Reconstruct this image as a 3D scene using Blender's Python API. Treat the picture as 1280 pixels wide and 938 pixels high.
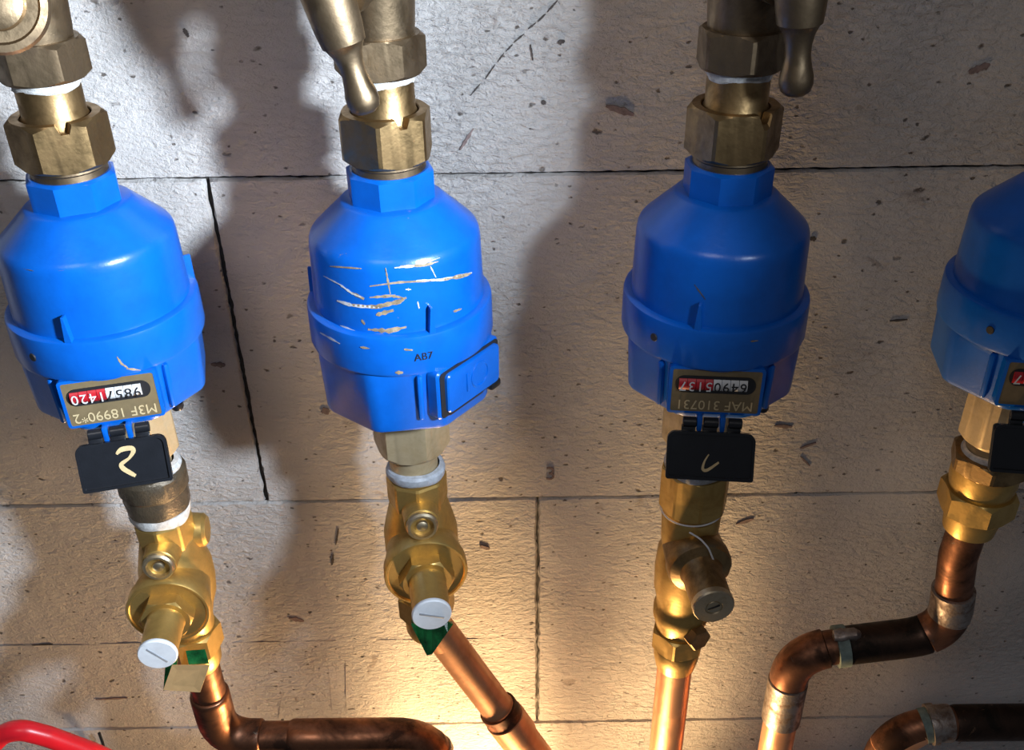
import bpy, bmesh, math, random
from math import sin, cos, pi, radians, tan, sqrt, hypot
from mathutils import Vector, Matrix, noise

random.seed(7)
scene = bpy.context.scene
COL = scene.collection
for o in list(bpy.data.objects):
    bpy.data.objects.remove(o, do_unlink=True)

# ------------------------------------------------------------------ camera
TH, RO, DIST = radians(32.5), radians(0.88), 0.5886
FPX = 1961.0 * tan(TH)
_F = Vector((0, cos(TH), -sin(TH)))
_R0 = Vector((1, 0, 0))
_U0 = Vector((0, sin(TH), cos(TH)))
_R = _R0 * cos(RO) - _U0 * sin(RO)
_U = _U0 * cos(RO) + _R0 * sin(RO)
_C = Vector((0, -DIST, 0.1074))
cam = bpy.data.cameras.new('camera')
cam.sensor_fit = 'HORIZONTAL'
cam.sensor_width = 36.0
cam.lens = 36.0 * FPX / 1280.0
cam.clip_start = 0.01
camo = bpy.data.objects.new('camera', cam)
COL.objects.link(camo)
camo.matrix_world = Matrix(((_R.x, _U.x, -_F.x, _C.x), (_R.y, _U.y, -_F.y, _C.y),
                            (_R.z, _U.z, -_F.z, _C.z), (0, 0, 0, 1)))
scene.camera = camo

# ------------------------------------------------------------------ light
scene.view_settings.view_transform = 'Standard'
scene.view_settings.look = 'None'
scene.view_settings.gamma = 1.0
scene.view_settings.use_curve_mapping = False
scene.view_settings.exposure = 0.0
world = bpy.data.worlds.new('world')
scene.world = world
world.use_nodes = True
bg = world.node_tree.nodes['Background']
bg.inputs['Color'].default_value = (0.80, 0.86, 1.0, 1)
bg.inputs['Strength'].default_value = 0.07


def look(o, target):
    d = Vector(target) - o.location
    o.rotation_euler = d.to_track_quat('-Z', 'Y').to_euler()


# hand torch held to the right of and above the camera, cool white, aimed to the left
ld = bpy.data.lights.new('hand_torch', 'SPOT')
ld.energy = 68.0
ld.color = (0.76, 0.87, 1.0)
ld.spot_size = radians(84)
ld.spot_blend = 1.0
ld.shadow_soft_size = 0.028
lo = bpy.data.objects.new('hand_torch', ld)
COL.objects.link(lo)
lo.location = (0.29, -0.50, 0.10)
look(lo, (-0.75, 0.0, -0.12))
# soft fill added behind the viewer to lift the ambient, no known source
ld3 = bpy.data.lights.new('fill_light', 'AREA')
ld3.shape = 'RECTANGLE'
ld3.size, ld3.size_y = 0.45, 0.35
ld3.energy = 2.6
ld3.color = (1.0, 0.95, 0.93)
lo3 = bpy.data.objects.new('fill_light', ld3)
COL.objects.link(lo3)
lo3.location = (-0.30, -1.05, 0.75)
look(lo3, (-0.1, 0.0, -0.25))
# warm work lamp standing low in front of the pipes
ld2 = bpy.data.lights.new('work_lamp', 'SPOT')
ld2.spot_size = radians(158)
ld2.spot_blend = 1.0
ld2.energy = 17.0
ld2.color = (1.0, 0.64, 0.30)
ld2.shadow_soft_size = 0.035
lo2 = bpy.data.objects.new('work_lamp', ld2)
COL.objects.link(lo2)
lo2.location = (0.02, -0.155, -0.79)
look(lo2, (-0.08, -0.02, -0.42))


# ------------------------------------------------------------------ helpers
def at(px, py, Y=-0.093):
    d = _F + _R * ((px - 640) / FPX) - _U * ((py - 469) / FPX)
    return _C + d * ((Y + DIST) / d.y)


def on_round(px, py, cx, cy, r):
    """point where the line of sight meets an upright cylinder"""
    d = _F + _R * ((px - 640) / FPX) - _U * ((py - 469) / FPX)
    ox, oy = _C.x - cx, _C.y - cy
    a = d.x ** 2 + d.y ** 2
    b = 2 * (ox * d.x + oy * d.y)
    c = ox * ox + oy * oy - r * r
    t = (-b - sqrt(max(b * b - 4 * a * c, 0))) / (2 * a)
    return _C + d * t


def lathe(prof, seg=64, rf=None, zf=None, M=None):
    vs, fs, rings = [], [], []
    for i, (r, z) in enumerate(prof):
        if r < 1e-6:
            rings.append([len(vs)])
            vs.append(Vector((0, 0, z)))
        else:
            ring = []
            for k in range(seg):
                a = 2 * pi * k / seg
                rr = rf(a, r, i) if rf else r
                zz = zf(a, z, i) if zf else z
                ring.append(len(vs))
                vs.append(Vector((rr * sin(a), -rr * cos(a), zz)))
            rings.append(ring)
    for A, B in zip(rings, rings[1:]):
        if len(A) == 1 and len(B) == 1:
            continue
        for k in range(seg):
            k2 = (k + 1) % seg
            if len(A) == 1:
                fs.append((A[0], B[k], B[k2]))
            elif len(B) == 1:
                fs.append((A[k], B[0], A[k2]))
            else:
                fs.append((A[k], B[k], B[k2], A[k2]))
    if M:
        vs = [M @ v for v in vs]
    return vs, fs


def hexr(ap, n=6, rot=0.0, lim=None):
    st = 2 * pi / n

    def f(a, r, i):
        b = (a - rot + st / 2) % st - st / 2
        v = ap / cos(b)
        return min(v * (r / ap), lim * r / ap) if lim else v * (r / ap)
    return f


def hexnut(ap, z1, z0, hole, rot=0.0, n=6, ch=0.0016, notch=None, M=None, seg=72):
    """nut with chamfered corners, z1 top, z0 bottom, hole radius"""
    h = hexr(ap, n, rot)
    prof = [(hole, z1 - 0.004), (hole, z1 - 0.0005), (hole + 0.0005, z1), (ap, z1), (ap, z1 - ch), (ap, z0 + ch), (ap, z0), (hole, z0)]

    def rf(a, r, i):
        if i in (3, 6):
            return min(h(a, ap, i), ap * 1.01)
        if i in (4, 5):
            return h(a, ap, i)
        return r

    def zf(a, z, i):
        if i in (4, 5):
            d = h(a, ap, i) / ap - 1.0
            s = 1 if i == 4 else -1
            return z + s * ch * (0.85 - min(d / 0.1547, 1) * 0.85)
        if notch and i in (1, 2, 3, 4):
            pass
        return z

    def zf2(a, z, i):
        z = zf(a, z, i)
        if notch and i in (1, 2, 3, 4):
            d = (a - notch[0] + pi) % (2 * pi) - pi
            if abs(d) < notch[1]:
                return z - notch[2]
        return z
    return lathe(prof, seg, rf, zf2, M)


def tube(path, rad, seg=20, cap=True):
    pts = [Vector(p) for p in path]
    n = len(pts)
    rads = rad if isinstance(rad, (list, tuple)) else [rad] * n
    vs, fs = [], []
    t0 = (pts[1] - pts[0]).normalized()
    up = Vector((0, 0, 1)) if abs(t0.z) < 0.9 else Vector((0, 1, 0))
    nrm = (up - t0 * up.dot(t0)).normalized()
    prev = t0
    for i in range(n):
        if i == 0:
            t = t0
        elif i == n - 1:
            t = (pts[i] - pts[i - 1]).normalized()
        else:
            t = ((pts[i + 1] - pts[i]).normalized() + (pts[i] - pts[i - 1]).normalized())
            t = t.normalized() if t.length > 1e-9 else prev
        q = prev.rotation_difference(t)
        nrm = q @ nrm
        nrm = (nrm - t * nrm.dot(t)).normalized()
        prev = t
        b = t.cross(nrm)
        for k in range(seg):
            a = 2 * pi * k / seg
            vs.append(pts[i] + (nrm * cos(a) + b * sin(a)) * rads[i])
    for i in range(n - 1):
        for k in range(seg):
            k2 = (k + 1) % seg
            fs.append((i * seg + k, i * seg + k2, (i + 1) * seg + k2, (i + 1) * seg + k))
    if cap:
        fs.append(tuple(reversed(range(seg))))
        fs.append(tuple(range((n - 1) * seg, n * seg)))
    return vs, fs


def fillet(pts, r, n=10):
    pts = [Vector(p) for p in pts]
    rs = r if isinstance(r, (list, tuple)) else [r] * len(pts)
    out = [pts[0]]
    for i in range(1, len(pts) - 1):
        a, b, c = pts[i - 1], pts[i], pts[i + 1]
        u, v = (a - b).normalized(), (c - b).normalized()
        ang = u.angle(v)
        d = min(rs[i] / tan(ang / 2), (a - b).length * 0.49, (c - b).length * 0.49)
        p, q = b + u * d, b + v * d
        for k in range(n + 1):
            s = k / n
            out.append((1 - s) ** 2 * p + 2 * s * (1 - s) * b + s * s * q if ang < 3.1 else b)
    out.append(pts[-1])
    return out


def along(path, s0, s1, n=8):
    """sub path between arc lengths s0 and s1"""
    pts = [Vector(p) for p in path]
    L = [0.0]
    for a, b in zip(pts, pts[1:]):
        L.append(L[-1] + (b - a).length)

    def pt(s):
        s = min(max(s, 0), L[-1])
        for i in range(len(pts) - 1):
            if s <= L[i + 1] + 1e-12:
                f = (s - L[i]) / max(L[i + 1] - L[i], 1e-12)
                return pts[i].lerp(pts[i + 1], f)
        return pts[-1]
    return [pt(s0 + (s1 - s0) * k / n) for k in range(n + 1)]


def rbox(w, d, h, bev=0.001, M=None, seg=2):
    bm = bmesh.new()
    bmesh.ops.create_cube(bm, size=1.0)
    bmesh.ops.scale(bm, vec=(w, d, h), verts=bm.verts)
    if bev > 0:
        bmesh.ops.bevel(bm, geom=list(bm.edges), offset=bev, segments=seg, affect='EDGES', profile=0.5)
    bm.verts.index_update()
    vs = [v.co.copy() for v in bm.verts]
    fs = [tuple(v.index for v in f.verts) for f in bm.faces]
    bm.free()
    if M:
        vs = [M @ v for v in vs]
    return vs, fs


def plate(outline, d, M=None, bev=0.0):
    """flat outline in x,z made d thick along y (front at -d/2)"""
    n = len(outline)
    cx = sum(p[0] for p in outline) / n
    cz = sum(p[1] for p in outline) / n
    vs, fs = [], []
    if bev > 0:
        def ins(p):
            l = max(hypot(p[0] - cx, p[1] - cz), 1e-9)
            return (p[0] - (p[0] - cx) / l * bev, p[1] - (p[1] - cz) / l * bev)
        rows = [([ins(p) for p in outline], -d / 2), (outline, -d / 2 + bev), (outline, d / 2)]
    else:
        rows = [(outline, -d / 2), (outline, d / 2)]
    for ol, y in rows:
        for p in ol:
            vs.append(Vector((p[0], y, p[1])))
    for r in range(len(rows) - 1):
        for k in range(n):
            k2 = (k + 1) % n
            fs.append((r * n + k, (r + 1) * n + k, (r + 1) * n + k2, r * n + k2))
    fs.append(tuple(range(n)))
    m = (len(rows) - 1) * n
    fs.append(tuple(reversed(range(m, m + n))))
    if M:
        vs = [M @ v for v in vs]
    return vs, fs


def rrect(w, h, r, n=6, r2=None):
    r2 = r if r2 is None else r2      # r2: radius of the lower corners
    out = []
    for (sx, sz, a0, rr) in ((1, 1, 0, r), (-1, 1, pi / 2, r), (-1, -1, pi, r2), (1, -1, 3 * pi / 2, r2)):
        for k in range(n + 1):
            a = a0 + pi / 2 * k / n
            out.append((sx * (w / 2 - rr) + rr * cos(a), sz * (h / 2 - rr) + rr * sin(a)))
    return out


def join(*gs):
    vs, fs = [], []
    for v, f in gs:
        b = len(vs)
        vs += list(v)
        fs += [tuple(i + b for i in t) for t in f]
    return vs, fs


def mesh(name, geo, mat, parent=None, shift=None, angle=32, flat=False):
    vs, fs = geo
    if shift is not None:
        vs = [Vector(v) - shift for v in vs]
    me = bpy.data.meshes.new(name)
    me.from_pydata([tuple(v) for v in vs], [], fs)
    me.validate()
    bm = bmesh.new()
    bm.from_mesh(me)
    bmesh.ops.recalc_face_normals(bm, faces=bm.faces)
    bm.to_mesh(me)
    bm.free()
    if not flat:
        me.shade_smooth()
        me.set_sharp_from_angle(angle=radians(angle))
    me.materials.append(mat)
    o = bpy.data.objects.new(name, me)
    COL.objects.link(o)
    if parent is not None:
        o.parent = parent
    return o


def tag(o, label=None, cat=None, group=None, kind=None):
    if label:
        o['label'] = label
    if cat:
        o['category'] = cat
    if group:
        o['group'] = group
    if kind:
        o['kind'] = kind
    return o


def thing(name, label, cat, loc=(0, 0, 0), rz=0.0, group=None):
    o = bpy.data.objects.new(name, None)
    o.empty_display_size = 0.02
    COL.objects.link(o)
    o.location = loc
    o.rotation_euler = (0, 0, rz)
    return tag(o, label, cat, group)


def text_geo(s, size, depth=0.00015, M=None):
    cu = bpy.data.curves.new('txt', 'FONT')
    cu.body = s
    cu.size = size
    cu.extrude = depth
    cu.align_x = 'CENTER'
    cu.align_y = 'CENTER'
    cu.resolution_u = 3
    o = bpy.data.objects.new('txt', cu)
    COL.objects.link(o)
    bpy.context.view_layer.update()
    dg = bpy.context.evaluated_depsgraph_get()
    me = bpy.data.meshes.new_from_object(o.evaluated_get(dg))
    vs = [v.co.copy() for v in me.vertices]
    fs = [tuple(p.vertices) for p in me.polygons]
    bpy.data.objects.remove(o)
    bpy.data.curves.remove(cu)
    bpy.data.meshes.remove(me)
    if M:
        vs = [M @ v for v in vs]
    return vs, fs


T = Matrix.Translation


def RX(a):
    return Matrix.Rotation(a, 4, 'X')


def RY(a):
    return Matrix.Rotation(a, 4, 'Y')


def RZ(a):
    return Matrix.Rotation(a, 4, 'Z')


# ------------------------------------------------------------------ materials
def new_mat(name):
    m = bpy.data.materials.new(name)
    m.use_nodes = True
    nt = m.node_tree
    b = nt.nodes['Principled BSDF']
    return m, nt, b


def N(nt, typ, **kw):
    n = nt.nodes.new(typ)
    for k, v in kw.items():
        if k in n.inputs:
            n.inputs[k].default_value = v
        else:
            setattr(n, k, v)
    return n


def ramp(nt, fac, stops):
    r = nt.nodes.new('ShaderNodeValToRGB')
    el = r.color_ramp.elements
    while len(el) < len(stops):
        el.new(0.5)
    for e, (p, c) in zip(el, stops):
        e.position = p
        e.color = c if len(c) == 4 else (*c, 1)
    nt.links.new(fac, r.inputs['Fac'])
    return r.outputs['Color']


def mix(nt, fac, a, b, mode='MIX'):
    m = nt.nodes.new('ShaderNodeMix')
    m.data_type = 'RGBA'
    m.blend_type = mode
    for sock, val in ((m.inputs[0], fac), (m.inputs[6], a), (m.inputs[7], b)):
        if hasattr(val, 'is_output'):
            nt.links.new(val, sock)
        elif isinstance(val, (int, float)):
            sock.default_value = val
        else:
            sock.default_value = (*val, 1) if len(val) == 3 else val
    return m.outputs[2]


def coords(nt, scale=(1, 1, 1), rot=(0, 0, 0), world_space=False):
    mp = nt.nodes.new('ShaderNodeMapping')
    mp.inputs['Scale'].default_value = scale
    mp.inputs['Rotation'].default_value = rot
    if world_space:
        g = nt.nodes.new('ShaderNodeNewGeometry')
        nt.links.new(g.outputs['Position'], mp.inputs['Vector'])
    else:
        g = nt.nodes.new('ShaderNodeTexCoord')
        nt.links.new(g.outputs['Object'], mp.inputs['Vector'])
    return mp.outputs['Vector']


def noise_tex(nt, vec, scale, detail=4, rough=0.6, dist=0.0):
    n = N(nt, 'ShaderNodeTexNoise', Scale=scale, Detail=detail, Roughness=rough, Distortion=dist)
    nt.links.new(vec, n.inputs['Vector'])
    return n.outputs['Fac']


def bump(nt, h, b, strength=0.5, dist=0.001, prev=None):
    n = N(nt, 'ShaderNodeBump', Strength=strength, Distance=dist)
    nt.links.new(h, n.inputs['Height'])
    if prev is not None:
        nt.links.new(prev, n.inputs['Normal'])
    if b is not None:
        nt.links.new(n.outputs['Normal'], b.inputs['Normal'])
    return n.outputs['Normal']


def metal(name, col, dirt, rough=0.3, amount=(0.45, 0.7), scale=90, bstr=0.25, metallic=1.0, spots=None):
    m, nt, b = new_mat(name)
    v = coords(nt, world_space=True)
    n1 = noise_tex(nt, v, scale, 6, 0.65, 0.4)
    f = ramp(nt, n1, [(amount[0], (0, 0, 0)), (amount[1], (1, 1, 1))])
    c = mix(nt, f, col, dirt)
    if spots:
        n3 = noise_tex(nt, v, spots[1], 5, 0.7, 0.8)
        f3 = ramp(nt, n3, [(spots[2], (0, 0, 0)), (spots[2] + 0.08, (1, 1, 1))])
        c = mix(nt, f3, c, spots[0])
    nt.links.new(c, b.inputs['Base Color'])
    b.inputs['Metallic'].default_value = metallic
    r = nt.nodes.new('ShaderNodeMapRange')
    r.inputs['To Min'].default_value = rough
    r.inputs['To Max'].default_value = min(rough + 0.28, 0.9)
    nt.links.new(f, r.inputs['Value'])
    nt.links.new(r.outputs['Result'], b.inputs['Roughness'])
    n2 = noise_tex(nt, v, scale * 5, 4, 0.6)
    bump(nt, n2, b, bstr, 0.0004)
    return m


def plain(name, col, rough=0.5, vary=0.12, scale=60, bstr=0.1, spec=0.5, coat=0.0):
    m, nt, b = new_mat(name)
    v = coords(nt, world_space=True)
    n1 = noise_tex(nt, v, scale, 5, 0.6)
    d = tuple(max(c * (1 - 2.2 * vary), 0) for c in col)
    c = mix(nt, ramp(nt, n1, [(0.35, (0, 0, 0)), (0.7, (1, 1, 1))]), col, d)
    nt.links.new(c, b.inputs['Base Color'])
    b.inputs['Roughness'].default_value = rough
    b.inputs['Specular IOR Level'].default_value = spec
    b.inputs['Coat Weight'].default_value = coat
    n2 = noise_tex(nt, v, scale * 6, 3, 0.6)
    bump(nt, n2, b, bstr, 0.0004)
    return m


def wall_material():
    m, nt, b = new_mat('aerated_concrete')
    v = coords(nt, world_space=True)
    big = noise_tex(nt, v, 9, 5, 0.6)
    base = mix(nt, ramp(nt, big, [(0.3, (0, 0, 0)), (0.72, (1, 1, 1))]), (0.60, 0.575, 0.555), (0.50, 0.475, 0.455))
    # brownish handling stains
    st = noise_tex(nt, v, 34, 4, 0.55, 0.6)
    base = mix(nt, ramp(nt, st, [(0.655, (0, 0, 0)), (0.72, (0.55, 0.55, 0.55))]), base, (0.30, 0.245, 0.215))
    # open pores: small dark holes of uneven size
    vp = coords(nt, scale=(0.8, 1, 1.25), world_space=True)
    hole_h = None
    for sc, thr, amt in ((150, 0.20, 0.66), (62, 0.135, 0.62), (30, 0.085, 0.60)):
        vo = N(nt, 'ShaderNodeTexVoronoi', Scale=sc, Randomness=1.0)
        nw = N(nt, 'ShaderNodeTexNoise', Scale=sc * 2.5, Detail=3.0)
        nt.links.new(vp, nw.inputs['Vector'])
        wv = nt.nodes.new('ShaderNodeVectorMath')
        wv.operation = 'MULTIPLY_ADD'
        wv.inputs[1].default_value = (0.5 / sc, 0.5 / sc, 0.5 / sc)
        nt.links.new(nw.outputs['Color'], wv.inputs[0])
        nt.links.new(vp, wv.inputs[2])
        nt.links.new(wv.outputs[0], vo.inputs['Vector'])
        spot = ramp(nt, vo.outputs['Distance'], [(thr * 0.55, (1, 1, 1)), (thr, (0, 0, 0))])
        sep = nt.nodes.new('ShaderNodeSeparateColor')
        nt.links.new(vo.outputs['Color'], sep.inputs[0])
        sel = ramp(nt, sep.outputs[0], [(amt, (0, 0, 0)), (amt + 0.18, (1, 1, 1))])
        mul = mix(nt, 1.0, spot, sel, 'MULTIPLY')
        base = mix(nt, mul, base, (0.16, 0.14, 0.125))
        hole_h = mul if hole_h is None else mix(nt, 1.0, hole_h, mul, 'ADD')
    nt.links.new(base, b.inputs['Base Color'])
    b.inputs['Roughness'].default_value = 0.93
    b.inputs['Specular IOR Level'].default_value = 0.15
    # saw marks: short wavy ridges lying across, plus a fine crust
    vs = coords(nt, scale=(135, 135, 270), world_space=True)
    saw = noise_tex(nt, vs, 1.0, 5, 0.62, 0.5)
    msk = ramp(nt, noise_tex(nt, v, 7, 3, 0.5), [(0.32, (0.18, 0.18, 0.18)), (0.68, (1, 1, 1))])
    sm = nt.nodes.new('ShaderNodeMath')
    sm.operation = 'MULTIPLY'
    nt.links.new(saw, sm.inputs[0])
    nt.links.new(msk, sm.inputs[1])
    p = bump(nt, sm.outputs[0], None, 1.0, 0.0054)
    fine = noise_tex(nt, v, 480, 4, 0.7)
    p = bump(nt, fine, None, 0.8, 0.0012, p)
    inv = nt.nodes.new('ShaderNodeInvert')
    nt.links.new(hole_h, inv.inputs['Color'])
    bump(nt, inv.outputs[0], b, 0.6, 0.0012, p)
    return m


def blue_material(name, dirt):
    m, nt, b = new_mat(name)
    v = coords(nt, world_space=True)
    n1 = noise_tex(nt, v, 70, 5, 0.65)
    c = mix(nt, ramp(nt, n1, [(0.4, (0, 0, 0)), (0.75, (1, 1, 1))]), (0.001, 0.098, 0.46), (0.001, 0.080, 0.38))
    ch = noise_tex(nt, v, 130, 5, 0.72, 0.5)
    c = mix(nt, ramp(nt, ch, [(dirt, (0, 0, 0)), (dirt + 0.02, (1, 1, 1))]), c, (0.16, 0.12, 0.08))
    nt.links.new(c, b.inputs['Base Color'])
    b.inputs['Roughness'].default_value = 0.29
    b.inputs['Specular IOR Level'].default_value = 0.5
    n2 = noise_tex(nt, v, 300, 3, 0.6)
    bump(nt, n2, b, 0.18, 0.0005)
    return m


M_WALL = wall_material()
M_MORTAR = plain('dark_joint', (0.07, 0.062, 0.055), 0.95, 0.2, 120)
M_BLUE = blue_material('blue_paint', 0.735)
M_BLUE2 = blue_material('blue_paint_chipped', 0.70)
M_BRASS = metal('new_brass', (0.62, 0.41, 0.13), (0.45, 0.28, 0.085), 0.34, (0.4, 0.7), 60, 0.25, 0.85)
M_BRASS_DULL = metal('dull_brass', (0.38, 0.25, 0.115), (0.17, 0.108, 0.05), 0.33, (0.38, 0.7), 70, 0.3)
M_BRASS_AGED = metal('aged_brass', (0.29, 0.21, 0.125), (0.13, 0.092, 0.058), 0.36, (0.36, 0.68), 60, 0.35)
M_BRASS_PALE = metal('pale_brass', (0.56, 0.44, 0.27), (0.38, 0.28, 0.15), 0.42, (0.42, 0.72), 70, 0.25, 0.55)
M_DARK_FIT = metal('dark_sealed_fitting', (0.12, 0.092, 0.06), (0.06, 0.045, 0.03), 0.30, (0.4, 0.7), 140, 1.0, 0.5)
M_COPPER = metal('bright_copper', (0.90, 0.46, 0.25), (0.72, 0.33, 0.16), 0.38, (0.45, 0.75), 40, 0.15, 0.72)
M_COPPER_OLD = metal('heat_stained_copper', (0.38, 0.165, 0.09), (0.075, 0.04, 0.028), 0.34, (0.36, 0.62), 34, 0.3,
                     spots=((0.22, 0.20, 0.17), 75, 0.66))
M_COPPER_DARK = metal('blackened_copper', (0.085, 0.05, 0.036), (0.03, 0.024, 0.02), 0.36, (0.36, 0.62), 40, 0.4,
                      spots=((0.26, 0.15, 0.09), 60, 0.64))
M_SOLDER = metal('tinned_solder', (0.46, 0.40, 0.36), (0.20, 0.14, 0.11), 0.40, (0.4, 0.65), 120, 0.6)
M_VERDI = plain('verdigris', (0.20, 0.26, 0.235), 0.75, 0.2, 200, 0.4)
M_TAPE = plain('white_thread_tape', (0.66, 0.65, 0.63), 0.55, 0.22, 260, 0.8)
M_TAPE_GREY = plain('grey_thread_sealant', (0.42, 0.45, 0.50), 0.45, 0.16, 220, 0.7)
M_BLACK = plain('black_plastic', (0.010, 0.011, 0.014), 0.30, 0.1, 120, 0.15, 0.5)
M_PLATE = plain('brown_register_plate', (0.17, 0.125, 0.065), 0.45, 0.1, 150, 0.1)
M_PRINT = plain('raised_plate_lettering', (0.50, 0.39, 0.22), 0.5, 0.05, 100, 0.0)
M_GOLD = plain('gold_paint_mark', (0.58, 0.43, 0.22), 0.5, 0.1, 200, 0.1)
M_RED = plain('red_counter_drum', (0.42, 0.012, 0.02), 0.35, 0.1, 200, 0.05)
M_WHITE = plain('white_counter_drum', (0.62, 0.62, 0.62), 0.4, 0.08, 200, 0.05)
M_INK = plain('black_ink', (0.012, 0.012, 0.014), 0.5, 0.0, 100, 0.0)
M_CAP = plain('white_plastic_cap', (0.80, 0.83, 0.87), 0.4, 0.05, 150, 0.08)
M_GROOVE = plain('grey_groove', (0.35, 0.37, 0.40), 0.6, 0.1, 150, 0.0)
M_STEEL = metal('nickel_plated_plug', (0.62, 0.52, 0.36), (0.42, 0.33, 0.20), 0.40, (0.5, 0.8), 90, 0.2)
M_GREEN = plain('green_foil_label', (0.01, 0.17, 0.045), 0.25, 0.35, 130, 0.4, 0.6)
M_CARD = plain('beige_tag', (0.66, 0.42, 0.19), 0.45, 0.08, 120, 0.1)
M_REDPL = plain('red_plastic', (0.72, 0.012, 0.022), 0.32, 0.05, 90, 0.05)
M_SCRATCH = plain('bare_scratch', (0.36, 0.27, 0.17), 0.5, 0.3, 260, 0.3)
M_SCRATCH_L = plain('pale_scratch', (0.60, 0.58, 0.58), 0.5, 0.15, 260, 0.3)
M_WIRE = plain('white_seal_wire', (0.72, 0.72, 0.72), 0.4, 0.05, 200, 0.0)
M_MARK = plain('dark_wall_mark', (0.10, 0.085, 0.078), 0.95, 0.25, 400, 0.3)
M_PENCIL = plain('faint_pencil', (0.47, 0.44, 0.415), 0.95, 0.2, 300, 0.3)
M_MARK_BROWN = plain('brown_wall_smear', (0.27, 0.20, 0.185), 0.95, 0.2, 300, 0.3)

# ------------------------------------------------------------------ the wall
PY = -0.093           # distance of the pipe runs from the wall face
X1, X2, X3, X4 = -0.2275, -0.062, 0.1145, 0.297
ZJ = -0.1203
CH = 0.2583          # height of one course of blocks
KZ = 1.067
WX0, WX1 = -1.15, 1.15
ZT, ZB = ZJ + 2 * CH, ZJ - 4 * CH
wall = mesh('wall_back', rbox(WX1 - WX0, 0.10, ZT - ZB, 0.0, T(((WX0 + WX1) / 2, 0.0545, (ZT + ZB) / 2))), M_MORTAR, flat=True)
tag(wall, 'rough pale aerated concrete block wall behind the meters', kind='structure')


def jit(x, z, s, amp, seed):
    return noise.fractal(Vector((x * s + seed, z * s, seed * 1.7)), 0.6, 2.1, 4) * amp


def block(x0, x1, z0, z1, seed, fine):
    st = 0.0035 if fine else 0.03
    nx, nz = max(int((x1 - x0) / st), 4), max(int((z1 - z0) / st), 4)
    vs, fs = [], []
    for j in range(nz + 1):
        for i in range(nx + 1):
            u, w = i / nx, j / nz
            x, z = x0 + (x1 - x0) * u, z0 + (z1 - z0) * w
            e = min(i, nx - i, j, nz - j)
            y = -0.0002 + jit(x, z, 25, 0.0006, seed) + jit(x, z, 160, 0.0003, seed + 3)
            if e == 0:
                y = 0.0034
                if i in (0, nx):
                    c = jit(x, z, 120, 0.0011, seed + 9)
                    x += c if i == 0 else -c
                if j in (0, nz):
                    c = jit(x, z, 120, 0.0008, seed + 5)
                    z += c if j == 0 else -c
            elif e == 1:
                # worn arris close to the joint
                k = 0.0008 / st if fine else 0.0012 / st
                if i == 1: x = x0 + (x1 - x0) / nx * k + abs(jit(x, z, 140, 0.0014, seed + 9))
                if i == nx - 1: x = x1 - (x1 - x0) / nx * k - abs(jit(x, z, 140, 0.0014, seed + 9))
                if j == 1: z = z0 + (z1 - z0) / nz * k + abs(jit(x, z, 140, 0.0009, seed + 5))
                if j == nz - 1: z = z1 - (z1 - z0) / nz * k - abs(jit(x, z, 140, 0.0009, seed + 5))
            vs.append((x, y, z))
    w_ = nx + 1
    for j in range(nz):
        for i in range(nx):
            a = j * w_ + i
            fs.append((a, a + 1, a + w_ + 1, a + w_))
    o = mesh('block', (vs, fs), M_WALL, wall, angle=50)
    return o


courses = [(ZJ + 2 * CH, ZJ + CH, [-0.20, 0.425]), (ZJ + CH, ZJ, [-0.50, 0.120, 0.75]),
           (ZJ, ZJ - CH, [-0.815, -0.1875, 0.437]), (ZJ - CH, ZJ - 2 * CH, [-0.607, 0.0180, 0.643]),
           (ZJ - 2 * CH, ZJ - 3 * CH, [-0.26, 0.365]), (ZJ - 3 * CH, ZJ - 4 * CH, [-0.6, 0.02, 0.64])]
sd = 1.0
for ci, (zt, zb, js) in enumerate(courses):
    xs = [WX0] + js + [WX1]
    for a, b in zip(xs, xs[1:]):
        sd += 7.3
        gl = 0.0011 if abs(a + 0.1875) < 1e-4 else 0.0008
        gr = 0.0011 if abs(b + 0.1875) < 1e-4 else 0.0008
        fine = 1 <= ci <= 4 and b > -0.62 and a < 0.62
        block(a + gl, b - gr, zb + 0.0006, zt - 0.0006, sd, fine)


def smear(name, pts, w, mat, n=2, seed=0, proud=0.0011):
    """thin irregular mark lying on the wall along a line of points seen on it"""
    P = [at(x, y, 0.0) for x, y in pts]
    path = along(P, 0, sum((b - a).length for a, b in zip(P, P[1:])), 10)
    rnd = random.Random(seed)
    up, dn = [], []
    for i, p in enumerate(path):
        t = (path[min(i + 1, 10)] - path[max(i - 1, 0)]).normalized()
        nn = Vector((-t.z, 0, t.x))
        ww = w * (0.25 + 0.75 * sin(pi * (i + 0.3) / 10.6)) * rnd.uniform(0.6, 1.2)
        up.append(p + nn * ww)
        dn.append(p - nn * ww * rnd.uniform(0.7, 1.2))
    vs = [Vector((p.x, -proud, p.z)) for p in up + dn] + [Vector((p.x, 0.0005, p.z)) for p in up + dn]
    fs = []
    for i in range(10):
        fs.append((i, i + 1, 12 + i, 11 + i))
        fs.append((i, 22 + i, 23 + i, i + 1))
        fs.append((11 + i, 12 + i, 34 + i, 33 + i))
    return mesh(name, (vs, fs), mat, wall)


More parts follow.
